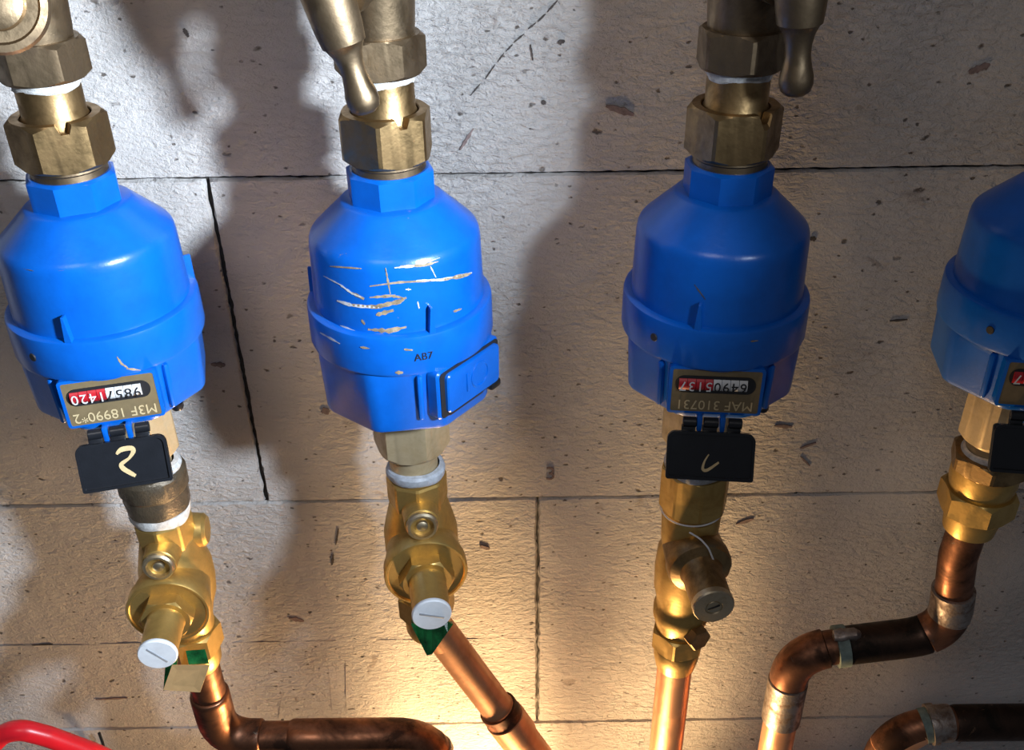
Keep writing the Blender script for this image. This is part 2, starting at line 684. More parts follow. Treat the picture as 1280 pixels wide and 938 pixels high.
k = 0
dash = [((697, 0), (684, 15)), ((682, 17), (672, 27)), ((670, 28), (660, 36)), ((655, 42), (642, 53)),
        ((641, 55), (632, 64)), ((630, 66), (622, 77)), ((619, 80), (607, 98)), ((600, 105), (588, 119))]
for a, b in dash:
    k += 1
    smear('chalk_line_mark', [a, b], 0.0005, M_MARK, seed=k)
for pts, w, mt in [(((592, 160), (575, 187)), 0.0011, M_MARK_BROWN), (((757, 132), (792, 143)), 0.0022, M_MARK_BROWN),
                   (((1210, 90), (1237, 80)), 0.0024, M_MARK_BROWN), (((1112, 401), (1134, 399)), 0.0007, M_MARK),
                   (((40, 806), (66, 805)), 0.0008, M_MARK), (((678, 130), (681, 125)), 0.0018, M_MARK),
                   (((697, 53), (706, 51)), 0.0013, M_MARK), (((264, 455), (282, 456)), 0.0022, M_MARK_BROWN),
                   (((1012, 298), (1020, 298)), 0.0018, M_MARK), (((968, 532), (990, 533)), 0.0016, M_MARK_BROWN),
                   (((1000, 560), (1020, 553)), 0.0012, M_MARK_BROWN), (((230, 35), (236, 46)), 0.0013, M_MARK),
                   (((663, 55), (666, 75)), 0.0007, M_MARK), (((402, 515), (412, 512)), 0.0030, M_MARK_BROWN),
                   (((423, 660), (420, 680)), 0.0010, M_MARK), (((417, 692), (415, 706)), 0.0011, M_MARK),
                   (((600, 682), (612, 686)), 0.0020, M_MARK_BROWN),
                   (((920, 655), (942, 648)), 0.0015, M_MARK_BROWN), (((361, 772), (380, 776)), 0.0022, M_MARK_BROWN),
                   (((1000, 570), (1012, 582)), 0.0010, M_MARK_BROWN), (((120, 874), (160, 872)), 0.0012, M_MARK_BROWN)]:
    k += 1
    smear('wall_smear', list(pts), w, mt, seed=k)
# the figure pencilled on the wall between the second and third meter
pw = at(688, 593, -0.0009)
mesh('pencilled_number', text_geo('3', 0.017, 0.0004, T(pw) @ RX(pi / 2)), M_MARK_BROWN, wall, flat=True)
# hairline pencil line across the lower course
for a, b in [((0, 807), (120, 806)), ((125, 805), (215, 803)), ((290, 803), (420, 801)), ((470, 800), (520, 800)), ((572, 799), (668, 798))]:
    k += 1
    smear('pencil_line', [a, b], 0.00022, M_PENCIL, seed=k, proud=0.0006)
for a, b in [((410, 830), (416, 900)), ((432, 830), (433, 905)), ((352, 870), (348, 900)), ((556, 870), (556, 905))]:
    k += 1
    smear('pencil_line', [a, b], 0.0002, M_PENCIL, seed=k, proud=0.0005)


def zs(geo):
    return [Vector((v[0], v[1], v[2] * KZ)) for v in geo[0]], geo[1]


def keep(geo, zc):
    """undo the height factor about zc so that round faces stay round"""
    return [Vector((v[0], v[1], zc + (v[2] - zc) / KZ)) for v in geo[0]], geo[1]


# ------------------------------------------------------------------ blue water meters
def lower_r(a, r, i):
    """round under the collar, eight flats with softened corners further down"""
    st = pi / 4
    b = (a + st / 2) % st - st / 2
    if i < 1:
        return r
    k = 0.35 if i == 1 else 1.0
    v = min(r / cos(b), r * 1.062)
    return r * 1.02 * (1 - k) + v * k


def water_meter(x, rot, label, opened, number, mark, blue):
    zb = -0.257 * KZ
    t = thing('water_meter', label, 'water meter', (x, PY, zb), rot, 'blue inline water meters on the block wall')
    S = Vector((0, 0, zb))
    dzb = 0.0 if opened else 0.0055

    def P(name, geo, mat, par=t, **kw):
        return mesh(name, zs(geo), mat, par, S, **kw)
    oc = hexr(0.0216, 8, radians(8))
    P('neck', lathe([(0.0165, -0.0820), (0.0165, -0.0742), (0.0205, -0.0738), (0.0216, -0.0750), (0.0216, -0.0898), (0.0222, -0.0915)], 96,
                    lambda a, r, i: oc(a, r, i) if i > 2 else r), blue, angle=18)
    P('dome', lathe([(0.020, -0.0885), (0.0262, -0.0890), (0.0275, -0.0898), (0.0285, -0.0908), (0.0434, -0.1042), (0.0448, -0.1058),
                     (0.0456, -0.1080), (0.0460, -0.111), (0.0471, -0.1450)], 96), blue, angle=40)
    col = P('collar', lathe([(0.0460, -0.1424), (0.0498, -0.1427), (0.0509, -0.1434), (0.0513, -0.1448), (0.0515, -0.1628), (0.0510, -0.1645),
                             (0.0492, -0.1654), (0.0462, -0.1656)], 96), blue, angle=40)
    for az in ((-15, 103, -137) if opened else (-27, 95, -147)):
        a = radians(az)
        Mx = RZ(a) @ T((0, -0.0478, -0.1392))
        g = plate([(-0.0006, 0.0100), (0.0006, 0.0100), (0.0019, -0.0040), (-0.0019, -0.0040)], 0.0055, Mx, 0.0004)
        P('rib', g, blue)
    P('lower_body', lathe([(0.0480, -0.1640), (0.0478, -0.1650), (0.0472, -0.1690), (0.0460, -0.1938 - dzb), (0.0452, -0.1958 - dzb), (0.0430, -0.1975 - dzb), (0.020, -0.1985 - dzb), (0.019, -0.192)],
                          144, lower_r), blue, angle=22)
    # corner studs beside the register and the vent hole in the collar
    if opened: P('vent_hole', lathe([(0.0, 0.0007), (0.0020, 0.0007), (0.0022, 0.0004), (0.0022, 0.0)], 20, M=RZ(radians(-42)) @ T((0, -0.0513, -0.1535)) @ RX(pi / 2)), M_INK, col)
    for az in ((46, -140) if opened else (-140,)):
        P('corner_stud', lathe([(0.0, -0.2015), (0.0030, -0.2010), (0.0036, -0.1995), (0.0036, -0.197)], 16, M=RZ(radians(az)) @ T((0, -0.041, 0))), M_BLACK)
    for az in (-37, 37):
        P('edge_bead', rbox(0.0034, 0.004, 0.027, 0.0014, RZ(radians(az)) @ T((0, -0.0482, -0.1800)) @ RX(radians(2))), blue)
    fy = -0.0474
    if opened:
        fr = rrect(0.0505, 0.0280, 0.002)
        inner = rrect(0.0470, 0.0252, 0.0012)
        n = len(fr)
        vs = []
        for ol, y in ((fr, 0.006), (fr, -0.0003), (inner, -0.0006), (inner, 0.0012)):
            vs += [Vector((p[0], fy + y, p[1] - 0.1786)) for p in ol]
        fs = [(r * n + i, r * n + (i + 1) % n, (r + 1) * n + (i + 1) % n, (r + 1) * n + i) for r in range(3) for i in range(n)]
        P('register_frame', (vs, fs), blue)
        reg = P('register_plate', plate(rrect(0.0474, 0.0256, 0.001), 0.002, T((0, fy + 0.0006, -0.1786))), M_PLATE)
        zc = -0.1745
        P('counter_slot', plate(rrect(0.0425, 0.0098, 0.0047, 8), 0.0008, T((-0.0005, fy - 0.0006, zc))), M_INK, reg)
        digs = '02417589' if number.endswith('2') else '73150946'
        for i in range(8):
            dx = -0.0178 + i * 0.00455
            dr = P('counter_drum', join(*[lathe([(0.0, -0.0020), (0.0044, -0.00215), (0.0044, 0.00215), (0.0, 0.0020)], 20,
                                               M=T((dx, fy + 0.0018, zc)) @ RY(pi / 2))]), M_RED if i < 4 else M_WHITE, reg, angle=50)
            P('digit', text_geo(digs[i], 0.0078, 0.0001, T((dx, fy - 0.00275, zc)) @ RX(pi / 2) @ RZ(pi)),
              M_WHITE if i < 4 else M_INK, dr, flat=True)
        if number: P('serial_number', text_geo(number, 0.0080, 0.0001, T((0.0, fy - 0.0006, -0.1868)) @ RX(pi / 2) @ RZ(pi)), M_PRINT, reg, flat=True)
        # hinge and the black lid hanging open
        hz = -0.1962
        for sx in (-1, 1):
            P('hinge_lug', rbox(0.0030, 0.0075, 0.0085, 0.0008, T((sx * 0.0062 - 0.001, fy - 0.0012, hz - 0.0004))), blue)
        lidM = T((-0.0005, fy - 0.0030, hz)) @ RX(radians(-opened)) if True else None
        lid = P('lid', join(plate(rrect(0.0475, 0.0255, 0.0018, 6, 0.0018) if mark == 'none' else rrect(0.0475, 0.0255, 0.0045, 6, 0.0014),
                                  0.0026, lidM @ T((0, -0.0004, -0.0175)), 0.0006)), M_BLACK)
        n = 0
        ol, il = rrect(0.0475, 0.0255, 0.0045, 6, 0.0014), rrect(0.0445, 0.0225, 0.0035, 6, 0.0008)
        n = len(ol)
        vs = []
        for o_, y in ((ol, -0.0010), (ol, -0.0030), (il, -0.0030), (il, -0.0012)):
            vs += [lidM @ Vector((p[0], y, p[1] - 0.0175)) for p in o_]
        fs = [(r * n + i, r * n + (i + 1) % n, (r + 1) * n + (i + 1) % n, (r + 1) * n + i) for r in range(3) for i in range(n)]
        P('lid_rim', (vs, fs), M_BLACK, lid)
        for hx, w in ((-0.0125, 0.0075), (0.0120, 0.0075), (-0.001, 0.0080)):
            P('hinge_knuckle', join(lathe([(0.0, -w / 2), (0.0024, -w / 2), (0.0028, -w / 2 + 0.0004), (0.0028, w / 2 - 0.0004), (0.0024, w / 2), (0.0, w / 2)], 16,
                                          M=T((hx, fy - 0.0030, hz)) @ RY(pi / 2)),
                                    rbox(w, 0.002, 0.005, 0.0006, lidM @ T((hx, 0.0002, -0.0035)))), M_BLACK, lid)
        if mark == 'two':
            pts = [(-0.0030, -0.0118), (0.0000, -0.0098), (0.0050, -0.0098), (0.0058, -0.0118), (0.0030, -0.0150), (-0.0014, -0.0175), (-0.0010, -0.0200), (0.0022, -0.0230), (0.0046, -0.0250)]
            rr = [0.0006, 0.0013, 0.0013, 0.0012, 0.0007, 0.0011, 0.0013, 0.0012, 0.0008]
        elif mark == 'tick':
            pts = [(-0.0008, -0.0165), (-0.0030, -0.0205), (-0.0036, -0.0245), (-0.0010, -0.0248), (0.0048, -0.0205)]
            rr = [0.0003, 0.0005, 0.0008, 0.0008, 0.0005]
        else:
            pts = None
        if pts:
            vs, fs = [], []
            P3, r3 = [], []
            for i in range(len(pts) - 1):
                q = [Vector((*pts[min(max(i + o, 0), len(pts) - 1)], 0)) for o in (-1, 0, 1, 2)]
                for k_ in range(5):
                    u = k_ / 5
                    c_ = 0.5 * (2 * q[1] + (q[2] - q[0]) * u + (2 * q[0] - 5 * q[1] + 4 * q[2] - q[3]) * u * u + (3 * q[1] - q[0] - 3 * q[2] + q[3]) * u ** 3)
                    P3.append(Vector((c_.x, 0, c_.y)))
                    r3.append(rr[i] + (rr[i + 1] - rr[i]) * u)
            P3.append(Vector((pts[-1][0], 0, pts[-1][1])))
            r3.append(rr[-1])
            rr = r3
            for i, p in enumerate(P3):
                tt = (P3[min(i + 1, len(P3) - 1)] - P3[max(i - 1, 0)]).normalized()
                nn = Vector((-tt.z, 0, tt.x)) * rr[i]
                for q in (p + nn, p - nn):
                    vs.append(lidM @ Vector((q.x, -0.0021, q.z)))
                    vs.append(lidM @ Vector((q.x, -0.0014, q.z)))
            for i in range(len(P3) - 1):
                a = i * 4
                fs += [(a, a + 4, a + 6, a + 2), (a, a + 1, a + 5, a + 4), (a + 2, a + 6, a + 7, a + 3)]
            P('painted_mark', (vs, fs), M_GOLD, lid)
    else:
        P('register_frame', plate(rrect(0.0525, 0.0285, 0.003), 0.007, T((0, fy + 0.0022, -0.1786)), 0.001), blue)
        P('lid_gap', plate(rrect(0.0495, 0.0268, 0.0025), 0.0012, T((0.0004, fy - 0.0012, -0.1788))), M_INK)
        lid = P('lid', plate(rrect(0.0445, 0.0230, 0.0028), 0.0034, T((0.0014, fy - 0.0024, -0.1786)) @ RX(radians(1)), 0.0008), blue)
        P('embossed_ring', lathe([(0.0062, 0.0), (0.0064, 0.0006), (0.0076, 0.0006), (0.0078, 0.0)], 32, M=T((0.006, fy - 0.0041, -0.1780)) @ RX(pi / 2)), blue, lid)
        P('embossed_bar', rbox(0.0014, 0.0012, 0.011, 0.0004, T((-0.005, fy - 0.0042, -0.1780))), blue, lid)
        P('corner_stud', rbox(0.009, 0.006, 0.005, 0.0015, T((0.0225, fy + 0.0005, -0.1935))), M_BLACK)
        P('hinge_pin', rbox(0.030, 0.004, 0.0030, 0.001, T((-0.001, fy + 0.0020, -0.1938))), M_BLACK)
        P('stamped_number', text_geo('AB7', 0.0058, 0.0001, RZ(radians(-34)) @ T((0, -0.0517, -0.1545)) @ RX(pi / 2)), M_INK, col, flat=True)
    P('outlet_hexagon', hexnut(0.0205, -0.197, -0.2420, 0.012, radians(-4) - rot, ch=0.0036), M_BRASS_PALE, angle=20)
    P('outlet_spigot', lathe([(0.0175, -0.2405), (0.0165, -0.2425), (0.0150, -0.2440), (0.0150, -0.2570), (0.012, -0.2570)], 48), M_BRASS_PALE)
    return t


METER_SPECS = [
    (X1, radians(14), 'blue water meter at the left with an open black lid painted with a gold 2', 20, 'M3F 18990*2', 'two', M_BLUE),
    (X2, radians(52), 'scratched blue water meter with its blue lid closed', 0, '', '', M_BLUE2),
    (X3, radians(-6), 'blue water meter numbered MAF 310731 with an open black lid', 25, 'MAF 310731', 'tick', M_BLUE),
    (X4, radians(-9), 'blue water meter cut off by the right edge of the picture', 24, '', 'none', M_BLUE)]
meters = [water_meter(*s) for s in METER_SPECS]

# scratches through the paint of the second meter, lying on its rounded side


def scratch(pts, w, mat, seed, mt=meters[1], r=0.0464, fixed=None):
    inv2 = (T(mt.location) @ RZ(mt.rotation_euler.z)).inverted()
    mx = mt.location.x
    rnd = random.Random(seed)
    vs, fs = [], []
    n = len(pts)
    dense = []
    for a, b in zip(pts, pts[1:]):
        for k in range(6):
            s = k / 6
            dense.append((a[0] + (b[0] - a[0]) * s, a[1] + (b[1] - a[1]) * s))
    dense.append(pts[-1])
    m = len(dense)
    for i, (px, py) in enumerate(dense):
        ww = w * (0.3 + 0.7 * sin(pi * (i + 0.4) / (m - 0.2))) * rnd.uniform(0.5, 1.25)
        dx, dy = dense[min(i + 1, m - 1)][0] - dense[max(i - 1, 0)][0], dense[min(i + 1, m - 1)][1] - dense[max(i - 1, 0)][1]
        l = hypot(dx, dy) or 1
        nx, ny = -dy / l, dx / l
        for s in (1, -1):
            q = (px + nx * ww * s, py + ny * ww * s)
            c = on_round(q[0], q[1], mx, PY, r)
            zo = c.z / KZ
            rr = 0.0460 + 0.0011 * min(max((-0.111 - zo) / 0.034, 0), 1) if zo < -0.108 else 0.0458 - max(zo + 0.1068, 0) * 1.1
            for dr in (0.00018, -0.0004):
                p = on_round(q[0], q[1], mx, PY, (fixed or rr) + dr)
                vs.append(inv2 @ p)
    for i in range(m - 1):
        a = i * 4
        fs += [(a, a + 2, a + 6, a + 4), (a, a + 4, a + 5, a + 1), (a + 2, a + 3, a + 7, a + 6)]
    return mesh('paint_scratch', (vs, fs), mat, mt)


SCR = [([(462, 358), (500, 353), (545, 351)], 1.6, M_SCRATCH), ([(520, 351), (552, 350), (590, 341)], 1.7, M_SCRATCH_L), ([(555, 350), (578, 345), (589, 342)], 2.6, M_SCRATCH),
       ([(404, 345), (425, 356), (440, 367), (452, 372)], 1.2, M_SCRATCH_L), ([(440, 366), (455, 374)], 2.8, M_SCRATCH),
       ([(421, 376), (440, 382), (474, 385)], 2.0, M_SCRATCH_L), ([(436, 381), (470, 384), (500, 377), (508, 372)], 3.0, M_SCRATCH),
       ([(462, 372), (490, 370), (506, 373)], 2.6, M_SCRATCH), ([(470, 394), (492, 388)], 3.2, M_SCRATCH),
       ([(482, 335), (485, 352), (488, 368)], 1.3, M_SCRATCH), ([(493, 335), (515, 333), (532, 328), (550, 322)], 1.8, M_SCRATCH_L),
       ([(500, 333), (530, 332), (548, 327)], 2.0, M_SCRATCH), ([(538, 333), (545, 347)], 1.0, M_SCRATCH_L),
       ([(423, 411), (437, 416)], 1.2, M_SCRATCH_L), ([(425, 407), (444, 414)], 1.0, M_SCRATCH_L), ([(460, 412), (486, 414), (508, 409)], 3.0, M_SCRATCH),
       ([(464, 418), (490, 420)], 1.8, M_SCRATCH), ([(452, 400), (456, 406)], 1.5, M_SCRATCH), ([(412, 333), (452, 336)], 1.4, M_SCRATCH),
       ([(522, 303), (532, 294)], 1.0, M_SCRATCH_L), ([(532, 305), (534, 320)], 0.9, M_SCRATCH_L), ([(522, 377), (524, 386)], 1.0, M_SCRATCH_L),
       ([(507, 362), (514, 362)], 1.2, M_SCRATCH_L), ([(567, 390), (577, 386)], 1.6, M_SCRATCH)]
for i, (p, w, m_) in enumerate(SCR):
    scratch(p, w, m_, i)
for i, (p, w, m_, mi, fx) in enumerate([([(67, 337), (86, 336)], 2.0, M_MARK, 0, None), ([(8, 330), (42, 339)], 0.8, M_MARK, 0, None), ([(146, 446), (152, 455), (160, 460)], 1.6, M_SCRATCH, 0, 0.0515),
                                        ([(158, 461), (176, 463)], 1.5, M_SCRATCH, 0, 0.0515), ([(505, 437), (516, 438)], 1.5, M_SCRATCH, 1, 0.0515), ([(494, 466), (504, 466)], 2.2, M_SCRATCH, 1, 0.0515),
                                        ([(400, 416), (425, 430)], 1.2, M_SCRATCH_L, 1, 0.0513), ([(450, 434), (462, 436)], 1.4, M_SCRATCH, 1, 0.0515), ([(938, 427), (948, 426)], 1.0, M_SCRATCH, 2, 0.0515),
                                        ([(459, 480), (461, 488)], 0.8, M_SCRATCH_L, 1, 0.0486), ([(466, 490), (462, 508)], 0.8, M_SCRATCH_L, 1, 0.0484), ([(868, 356), (882, 375)], 0.9, M_MARK, 2, None)]):
    scratch(p, w, m_, 100 + i, meters[mi], fixed=fx)


# ------------------------------------------------------------------ union fittings above the meters
def union(x, nutrot, label):
    zb = -0.0750 * KZ
    t = thing('union_fitting', label, 'pipe union', (x, PY, zb), 0, 'brass unions on top of the meters')
    S = Vector((0, 0, zb))
    mesh('union_nut', zs(hexnut(0.0215, -0.0455, -0.0688, 0.0172, nutrot, notch=(radians(30), radians(9), 0.0045), ch=0.0024)), M_BRASS_DULL, t, S, angle=18)
    mesh('seat_ring', zs(lathe([(0.0165, -0.0680), (0.0198, -0.0682), (0.0202, -0.0702), (0.0190, -0.0712), (0.0192, -0.0740), (0.0165, -0.0742)], 64)), M_BRASS_AGED, t, S)
    mesh('tail_piece', zs(lathe([(0.012, -0.028), (0.0157, -0.028), (0.0157, -0.0450), (0.0166, -0.0465), (0.0166, -0.060)], 64)), M_BRASS_DULL, t, S)
    rnd = random.Random(int(x * 1000))
    ph = rnd.uniform(0, 6)
    mesh('thread_tape', zs(lathe([(0.0158, -0.0275), (0.0164, -0.0280), (0.0166, -0.0295), (0.0161, -0.0308), (0.0163, -0.0315), (0.0158, -0.0325)], 64,
                              lambda a, r, i: r + 0.0003 * sin(5 * a + ph + i) + 0.0002 * sin(11 * a + i * 2),
                              lambda a, z, i: z + 0.0008 * sin(3 * a + ph) * (1 if i > 2 else 0.3))), M_TAPE, t, S)
    return t


union(X1, radians(24), 'brass union nut and tail piece above the left meter with the gold 2')
union(X2, radians(27), 'scuffed brass union nut on top of the scratched meter')
union(X3, radians(-2), 'brown brass union nut on top of the meter numbered MAF 310731')
union(X4, radians(10), 'brass union nut at the far right edge, above the cut off meter')


# ------------------------------------------------------------------ stop valves at the top
def stop_valve(x, rot, label, hub, tip, mat):
    """hub / tip: handle middle and lower end, world points"""
    zb = -0.0285 * KZ
    t = thing('stop_valve', label, 'valve', (x, PY, zb), 0, 'brass stop valves along the top edge')
    S = Vector((0, 0, zb))
    hx = zs(hexnut(0.0198, -0.0105, -0.0282, 0.0150, rot, ch=0.0022))
    mesh('outlet_hexagon', hx, mat, t, S, angle=18)
    mesh('valve_body', zs(lathe([(0.0150, -0.0125), (0.0176, -0.0110), (0.0182, -0.006), (0.0188, 0.004), (0.0215, 0.016), (0.0225, 0.03), (0.0215, 0.044),
                              (0.0180, 0.054), (0.0170, 0.066), (0.012, 0.066)], 56)), mat, t, S)
    h0 = zs(hexnut(0.0192, 0.0800, 0.0640, 0.0125, rot, ch=0.0018))
    mesh('inlet_hexagon', h0, mat, t, S, angle=18)
    mesh('inlet_pipe', lathe([(0.0125, 0.075), (0.0125, 0.30), (0.0, 0.30)], 32), M_COPPER_OLD, t, S)
    base = Vector((x, PY, 0.022))
    hub, tip = Vector(hub), Vector(tip)
    d = (hub - base)
    L = d.length
    q = Vector((0, 0, 1)).rotation_difference(d.normalized()).to_matrix().to_4x4()
    Mb = T(base) @ q
    W = Vector((x, PY, 0)) + Vector((0, 0, zb))
    mesh('bonnet', lathe([(0.0165, 0.004), (0.0165, 0.022), (0.0180, 0.024), (0.0180, 0.030), (0.0130, 0.032), (0.0125, L * 0.72), (0.0, L * 0.72)], 40, M=Mb), mat, t, W)
    bn = mesh('gland_nut', hexnut(0.0125, L * 0.72 + 0.006, L * 0.72 - 0.004, 0.004, 0.2, M=Mb), mat, t, W, angle=18)
    mesh('spindle', lathe([(0.0042, L * 0.70), (0.0042, L)], 20, M=Mb), mat, bn, W)
    ax = (hub - tip)
    H = ax.length
    qh = Vector((0, 0, 1)).rotation_difference(ax.normalized()).to_matrix().to_4x4()
    r0 = 0.0098
    half = [(0.0, 0.0), (0.0045, 0.0003), (0.0068, 0.0022), (0.0078, 0.0055), (0.0077, 0.0090), (0.0066, 0.0135), (0.0058, 0.0185), (0.0060, 0.0230), (0.0072, 0.0280),
            (0.0092, 0.0318), (0.0102, 0.0325), (0.0112, 0.040)]
    pr = half + [(0.0122, H - 0.004), (0.0122, H + 0.004), (0.0105, H + 0.008), (0.0, H + 0.0095)]
    mesh('crutch_handle', lathe(pr, 40, M=T(tip) @ qh), mat, t, W, angle=40)
    return t


stop_valve(X2, radians(6), 'brass stop valve with a slanting teardrop handle above the scratched meter', at(404, -22, -0.126), at(459, 141, -0.128), M_BRASS_AGED)
stop_valve(X3, radians(-28), 'dark brass stop valve with a teardrop handle hanging straight down', at(1004, -40, -0.130), at(994, 119, -0.130), M_BRASS_AGED)
v1 = stop_valve(X1, radians(14), 'brass stop valve with a round bonnet in the top left corner', at(-70, -120, -0.150), at(-130, -20, -0.150), M_BRASS_AGED)
stop_valve(X4, radians(5), 'brass stop valve beyond the top right corner', (X4 + 0.03, -0.14, 0.05), (X4 + 0.035, -0.14, 0.005), M_BRASS_AGED)
# round gland disc facing the viewer on the left valve
pc = at(-6, 2, -0.145)
dirv = (_C + Vector((-0.05, 0, 0.0)) - pc).normalized()
qd = Vector((0, 0, 1)).rotation_difference(dirv).to_matrix().to_4x4()
W1 = v1.location.copy()
mesh('bonnet_disc', lathe([(0.014, -0.028), (0.0170, -0.010), (0.0215, -0.008), (0.0218, 0.0), (0.0205, 0.002), (0.0175, 0.0025), (0.0165, 0.0010), (0.0120, 0.0010),
                           (0.0110, 0.0060), (0.0065, 0.0075), (0.0, 0.0075)], 56, M=T(pc) @ qd), M_BRASS_AGED, v1, W1)


# ------------------------------------------------------------------ pressure reducing valves
def prv(x, rot, dz, label, dark_top):
    ztop, zport, zc, zbot = -0.2620 + dz, -0.2810 + dz, -0.3125 + dz, -0.393 + dz
    t = thing('pressure_reducing_valve', label, 'valve', (x, PY, zbot * KZ), rot, 'brass pressure reducing valves with white caps')
    S = Vector((0, 0, zbot * KZ))

    def P(name, geo, mat, par=t, **kw):
        return mesh(name, zs(geo), mat, par, S, **kw)
    if dark_top:
        P('sealed_connector', lathe([(0.015, -0.2540), (0.0195, -0.2545), (0.0212, -0.2570), (0.0212, -0.2680), (0.0198, -0.2700), (0.0202, -0.2750), (0.0196, -0.2825), (0.016, -0.2835)], 64,
                                    lambda a, r, i: r + 0.0003 * sin(7 * a + i)), M_DARK_FIT)
        P('thread_tape', lathe([(0.0152, -0.2500), (0.0180, -0.2505), (0.0196, -0.2525), (0.0190, -0.2550), (0.016, -0.2560)], 64,
                               lambda a, r, i: r + 0.0004 * sin(4 * a + i), lambda a, z, i: z + 0.0012 * sin(2 * a + 1)), M_TAPE)
        P('thread_tape', lathe([(0.0155, -0.2820), (0.0190, -0.2830), (0.0193, -0.2870), (0.0182, -0.2905), (0.015, -0.2915)], 64,
                               lambda a, r, i: r + 0.0004 * sin(5 * a + i), lambda a, z, i: z + 0.0010 * sin(3 * a + 2)), M_TAPE)
    else:
        P('sealant_ring', lathe([(0.0148, -0.2545), (0.0172, -0.2550), (0.0184, -0.2565), (0.0184, -0.2595), (0.0174, -0.2615), (0.015, -0.2625)], 64,
                                lambda a, r, i: r + 0.0003 * sin(5 * a + i), lambda a, z, i: z + 0.0008 * sin(2 * a + 2)), M_TAPE_GREY)
    o8 = hexr(0.0172, 8, radians(20))
    P('inlet_socket', lathe([(0.014, ztop), (0.0172, ztop - 0.0003), (0.0178, ztop - 0.0020), (0.0178, ztop - 0.0160), (0.0172, ztop - 0.0200), (0.014, ztop - 0.021)], 64,
                            lambda a, r, i: o8(a, r, i) if 1 <= i <= 4 else r), M_BRASS, angle=18)
    P('valve_body', lathe([(0.0150, ztop - 0.016), (0.0178, ztop - 0.0185), (0.0215, zc + 0.018), (0.0238, zc + 0.008), (0.0240, zc - 0.004), (0.0225, zc - 0.016),
                           (0.0190, zc - 0.026), (0.0165, zc - 0.036), (0.0158, zc - 0.050), (0.012, zc - 0.050)], 56), M_BRASS)
    if dark_top: P('side_boss', lathe([(0.0, 0.0245), (0.0085, 0.0245), (0.0105, 0.0225), (0.0120, 0.010), (0.0120, 0.0)], 28,
                         M=T((0, 0.006, zport - 0.001)) @ RY(pi / 2)), M_BRASS)
    # gauge port with its plug
    Mp = T((0.0, -0.008, zport)) @ RX(radians(86))
    pl = P('gauge_port', keep(lathe([(0.0125, 0.0), (0.0110, 0.010), (0.0106, 0.0195), (0.0102, 0.0200), (0.0, 0.0200)], 40, M=Mp), zport), M_BRASS)
    P('port_plug', keep(lathe([(0.0098, 0.0195), (0.0098, 0.0225), (0.0088, 0.0238), (0.0074, 0.0238), (0.0070, 0.0200), (0.0036, 0.0198), (0.0034, 0.0222), (0.0024, 0.0228), (0.0, 0.0230)], 40, M=Mp), zport), M_STEEL, pl)
    # bonnet flange, hexagon and the adjusting stem
    Mf = T((0, 0, zc)) @ RX(pi / 2)
    fl = P('bonnet_flange', keep(lathe([(0.0215, 0.000), (0.0240, 0.016), (0.0252, 0.023), (0.0262, 0.026), (0.0262, 0.0340), (0.0256, 0.0350), (0.0242, 0.0350), (0.0236, 0.0340), (0.0, 0.0338)], 72, M=Mf), zc), M_BRASS)
    P('bonnet_hexagon', keep(hexnut(0.0150, 0.0425, 0.0330, 0.004, radians(0), ch=0.0012, M=Mf), zc), M_BRASS, fl, angle=18)
    P('adjusting_stem', keep(lathe([(0.0126, 0.0410), (0.0122, 0.0420), (0.0117, 0.0430), (0.0113, 0.0685), (0.0, 0.0685)], 40, M=Mf), zc), M_BRASS)
    cp = P('stem_cap', keep(lathe([(0.0117, 0.0675), (0.0120, 0.0680), (0.0120, 0.0695), (0.0114, 0.0704), (0.0, 0.0705)], 48, M=Mf), zc), M_CAP)
    P('screw_slot', rbox(0.0155, 0.0014, 0.0010, 0.0003, Mf @ T((0, 0, 0.0704)) @ RZ(radians(-48 if dark_top else -20))), M_GROOVE, cp)
    # compression outlet
    P('outlet_nut', hexnut(0.0170, zc - 0.046, zc - 0.064, 0.0125, radians(10), ch=0.0016), M_BRASS, angle=18)
    P('outlet_collar', lathe([(0.0150, zc - 0.062), (0.0160, zc - 0.066), (0.0155, zc - 0.076), (0.0138, zc - 0.0805), (0.0124, zc - 0.0805)], 48), M_BRASS)
    return t


p1 = prv(X1 + 0.001, radians(5.5), -0.0280, 'brass reducing valve under the left meter, with a white cap and beige tag', True)
p2 = prv(X2 + 0.001, radians(9), 0.0, 'brass reducing valve under the scratched meter, white cap above a green label', False)

# tags hung on the reducing valves
tg = thing('paper_tag', 'beige tag with green edge hanging on the left reducing valve', 'tag', at(232, 842, -0.118))
W = tg.location.copy()


def quad(pts, th=0.0006):
    P_ = [Vector(p) for p in pts]
    n = (P_[1] - P_[0]).cross(P_[2] - P_[0]).normalized() * th
    vs = P_ + [p + n for p in P_]
    m = len(P_)
    fs = [tuple(range(m)), tuple(reversed(range(m, 2 * m)))] + [(i, m + i, m + (i + 1) % m, (i + 1) % m) for i in range(m)]
    return vs, fs


